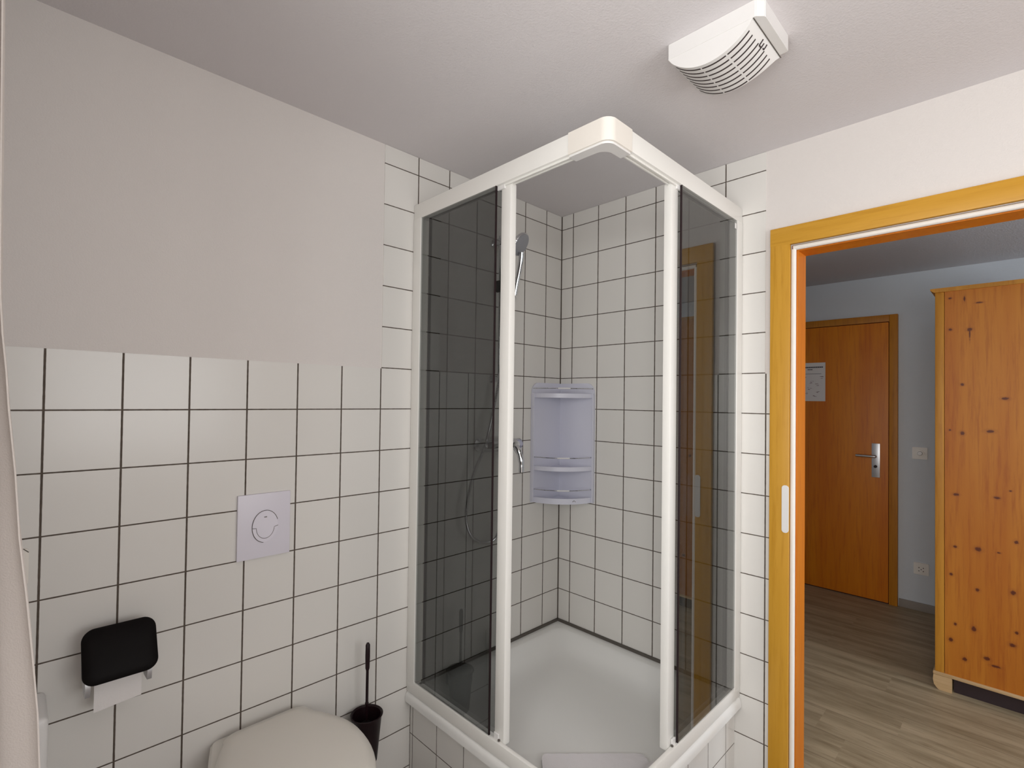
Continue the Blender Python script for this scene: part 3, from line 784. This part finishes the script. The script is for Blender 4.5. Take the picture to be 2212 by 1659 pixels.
# arc cover
ya, yb_ = -1.196, -.986; sag = .056; NA = 28
def arcp(t, extra=0):
    y = ya+(yb_-ya)*t; s_ = 4*t*(1-t); return (y, zv+.0005-(sag+extra)*(s_**.8)*1.0)
prof = [arcp(k/NA) for k in range(NA+1)]
m = B()
la = ring(m, [(vx0+.0012, y, z) for y, z in prof]); lb = ring(m, [(vx1+.010-.034*min(1, max(0, zv-z)/sag)**.6, y, z) for y, z in prof])
bridge(m, la, lb); m.faces.new(la); m.faces.new(lb[::-1])
cv = obj('slotted_cover', m, M_PLASTIC, vt, True)
# eight curved slots (dark openings) each broken by two bridges
for j in range(8):
    x = vx0+.0125+j*.0195
    m = B()
    for (t0, t1) in ((.06, .30), (.32, .60), (.62, .93)):
        K = 12
        pts = [arcp(t0+(t1-t0)*k/K) for k in range(K+1)]
        outer = [(y, z-.0008) for y, z in pts]; inner = [(y, z+.004) for y, z in pts[::-1]]
        prism(m, outer+inner, 'x', x, x+.0040)
    obj('slot', m, M_DARK, cv, label='dark curved air slot')
m = B()   # the seam between cover and housing, and the small moulded mark at its right end
pts = [(vx0+.002, ya-.001, zv-.0006), (vx1+.012, ya-.001, zv-.0006)]
tube(m, pts, .0011, 6); obj('cover_seam', m, M_SEAL, cv)
m = B()
pz = lambda t: arcp(t)
for (xa, ta, xb, tb_) in ((-.688, .020, -.688, .062), (-.688, .062, -.676, .062), (-.676, .030, -.676, .062), (-.662, .020, -.662, .055), (-.662, .055, -.668, .055)):
    a = pz(ta); b = pz(tb_); tube(m, [(xa, a[0], a[1]-.001), (xb, b[0], b[1]-.001)], .0016, 6)
obj('moulded_mark', m, M_DARK, cv)

# ------------------------------------------------------------------ left edge: curtain, cabinet, socket
edge_prof = [(2.20, -1.992), (1.60, -1.984), (1.542, -1.983), (1.489, -1.980), (1.446, -1.976), (1.401, -1.973), (1.325, -1.966), (1.248, -1.961), (1.172, -1.953), (1.095, -1.946), (1.035, -1.941), (.968, -1.938), (.85, -1.935), (.60, -1.935)]
m = B(); cols = []
NYC = 36
for (z, xe) in edge_prof:
    row = []
    for k in range(NYC+1):
        t = k/NYC; y = -.78+.16*(t)   # folds along the wall
        amp = (xe+1.9965)
        f_ = .5+.5*math.cos(2*math.pi*t*3.0)
        x = -1.9965+amp*(.35+.65*f_)
        row.append(m.verts.new((x, y-.02, z)))
    cols.append(row)
for a, b in zip(cols, cols[1:]):
    for k in range(NYC): m.faces.new((a[k], a[k+1], b[k+1], b[k]))
res = bmesh.ops.extrude_face_region(m, geom=m.faces[:])
for v in [g_ for g_ in res['geom'] if isinstance(g_, bmesh.types.BMVert)]: v.co.x -= .0015
obj('curtain', m, M_CLOTH, None, True, label='white curtain hanging down the left wall at the picture edge', category='curtain')
m = B(); box(m, (-1.9995, -.145, 0), (-1.900, -.0005, .715), .014, 4)
obj('cabinet', m, M_PLASTIC, None, True, label='white round-edged cabinet in the left corner, partly behind the curtain', category='cabinet')
pl = thing('wall_plate', (-1.975, 0, 1.0), 'small white plate on the tiles at the left edge beside the curtain', 'wall plate')
m = B(); prism(m, rrect(-1.9985, .975, -1.936, 1.058, .006), 'y', -.009, -.0003); obj('plate', m, M_CREAM, pl, True)
m = B(); tube(m, [(-1.990, -.0095, 1.0585), (-1.945, -.0095, 1.0585), (-1.9365, -.0095, 1.050)], .0010, 6); obj('plate_edge', m, M_SEAL, pl)
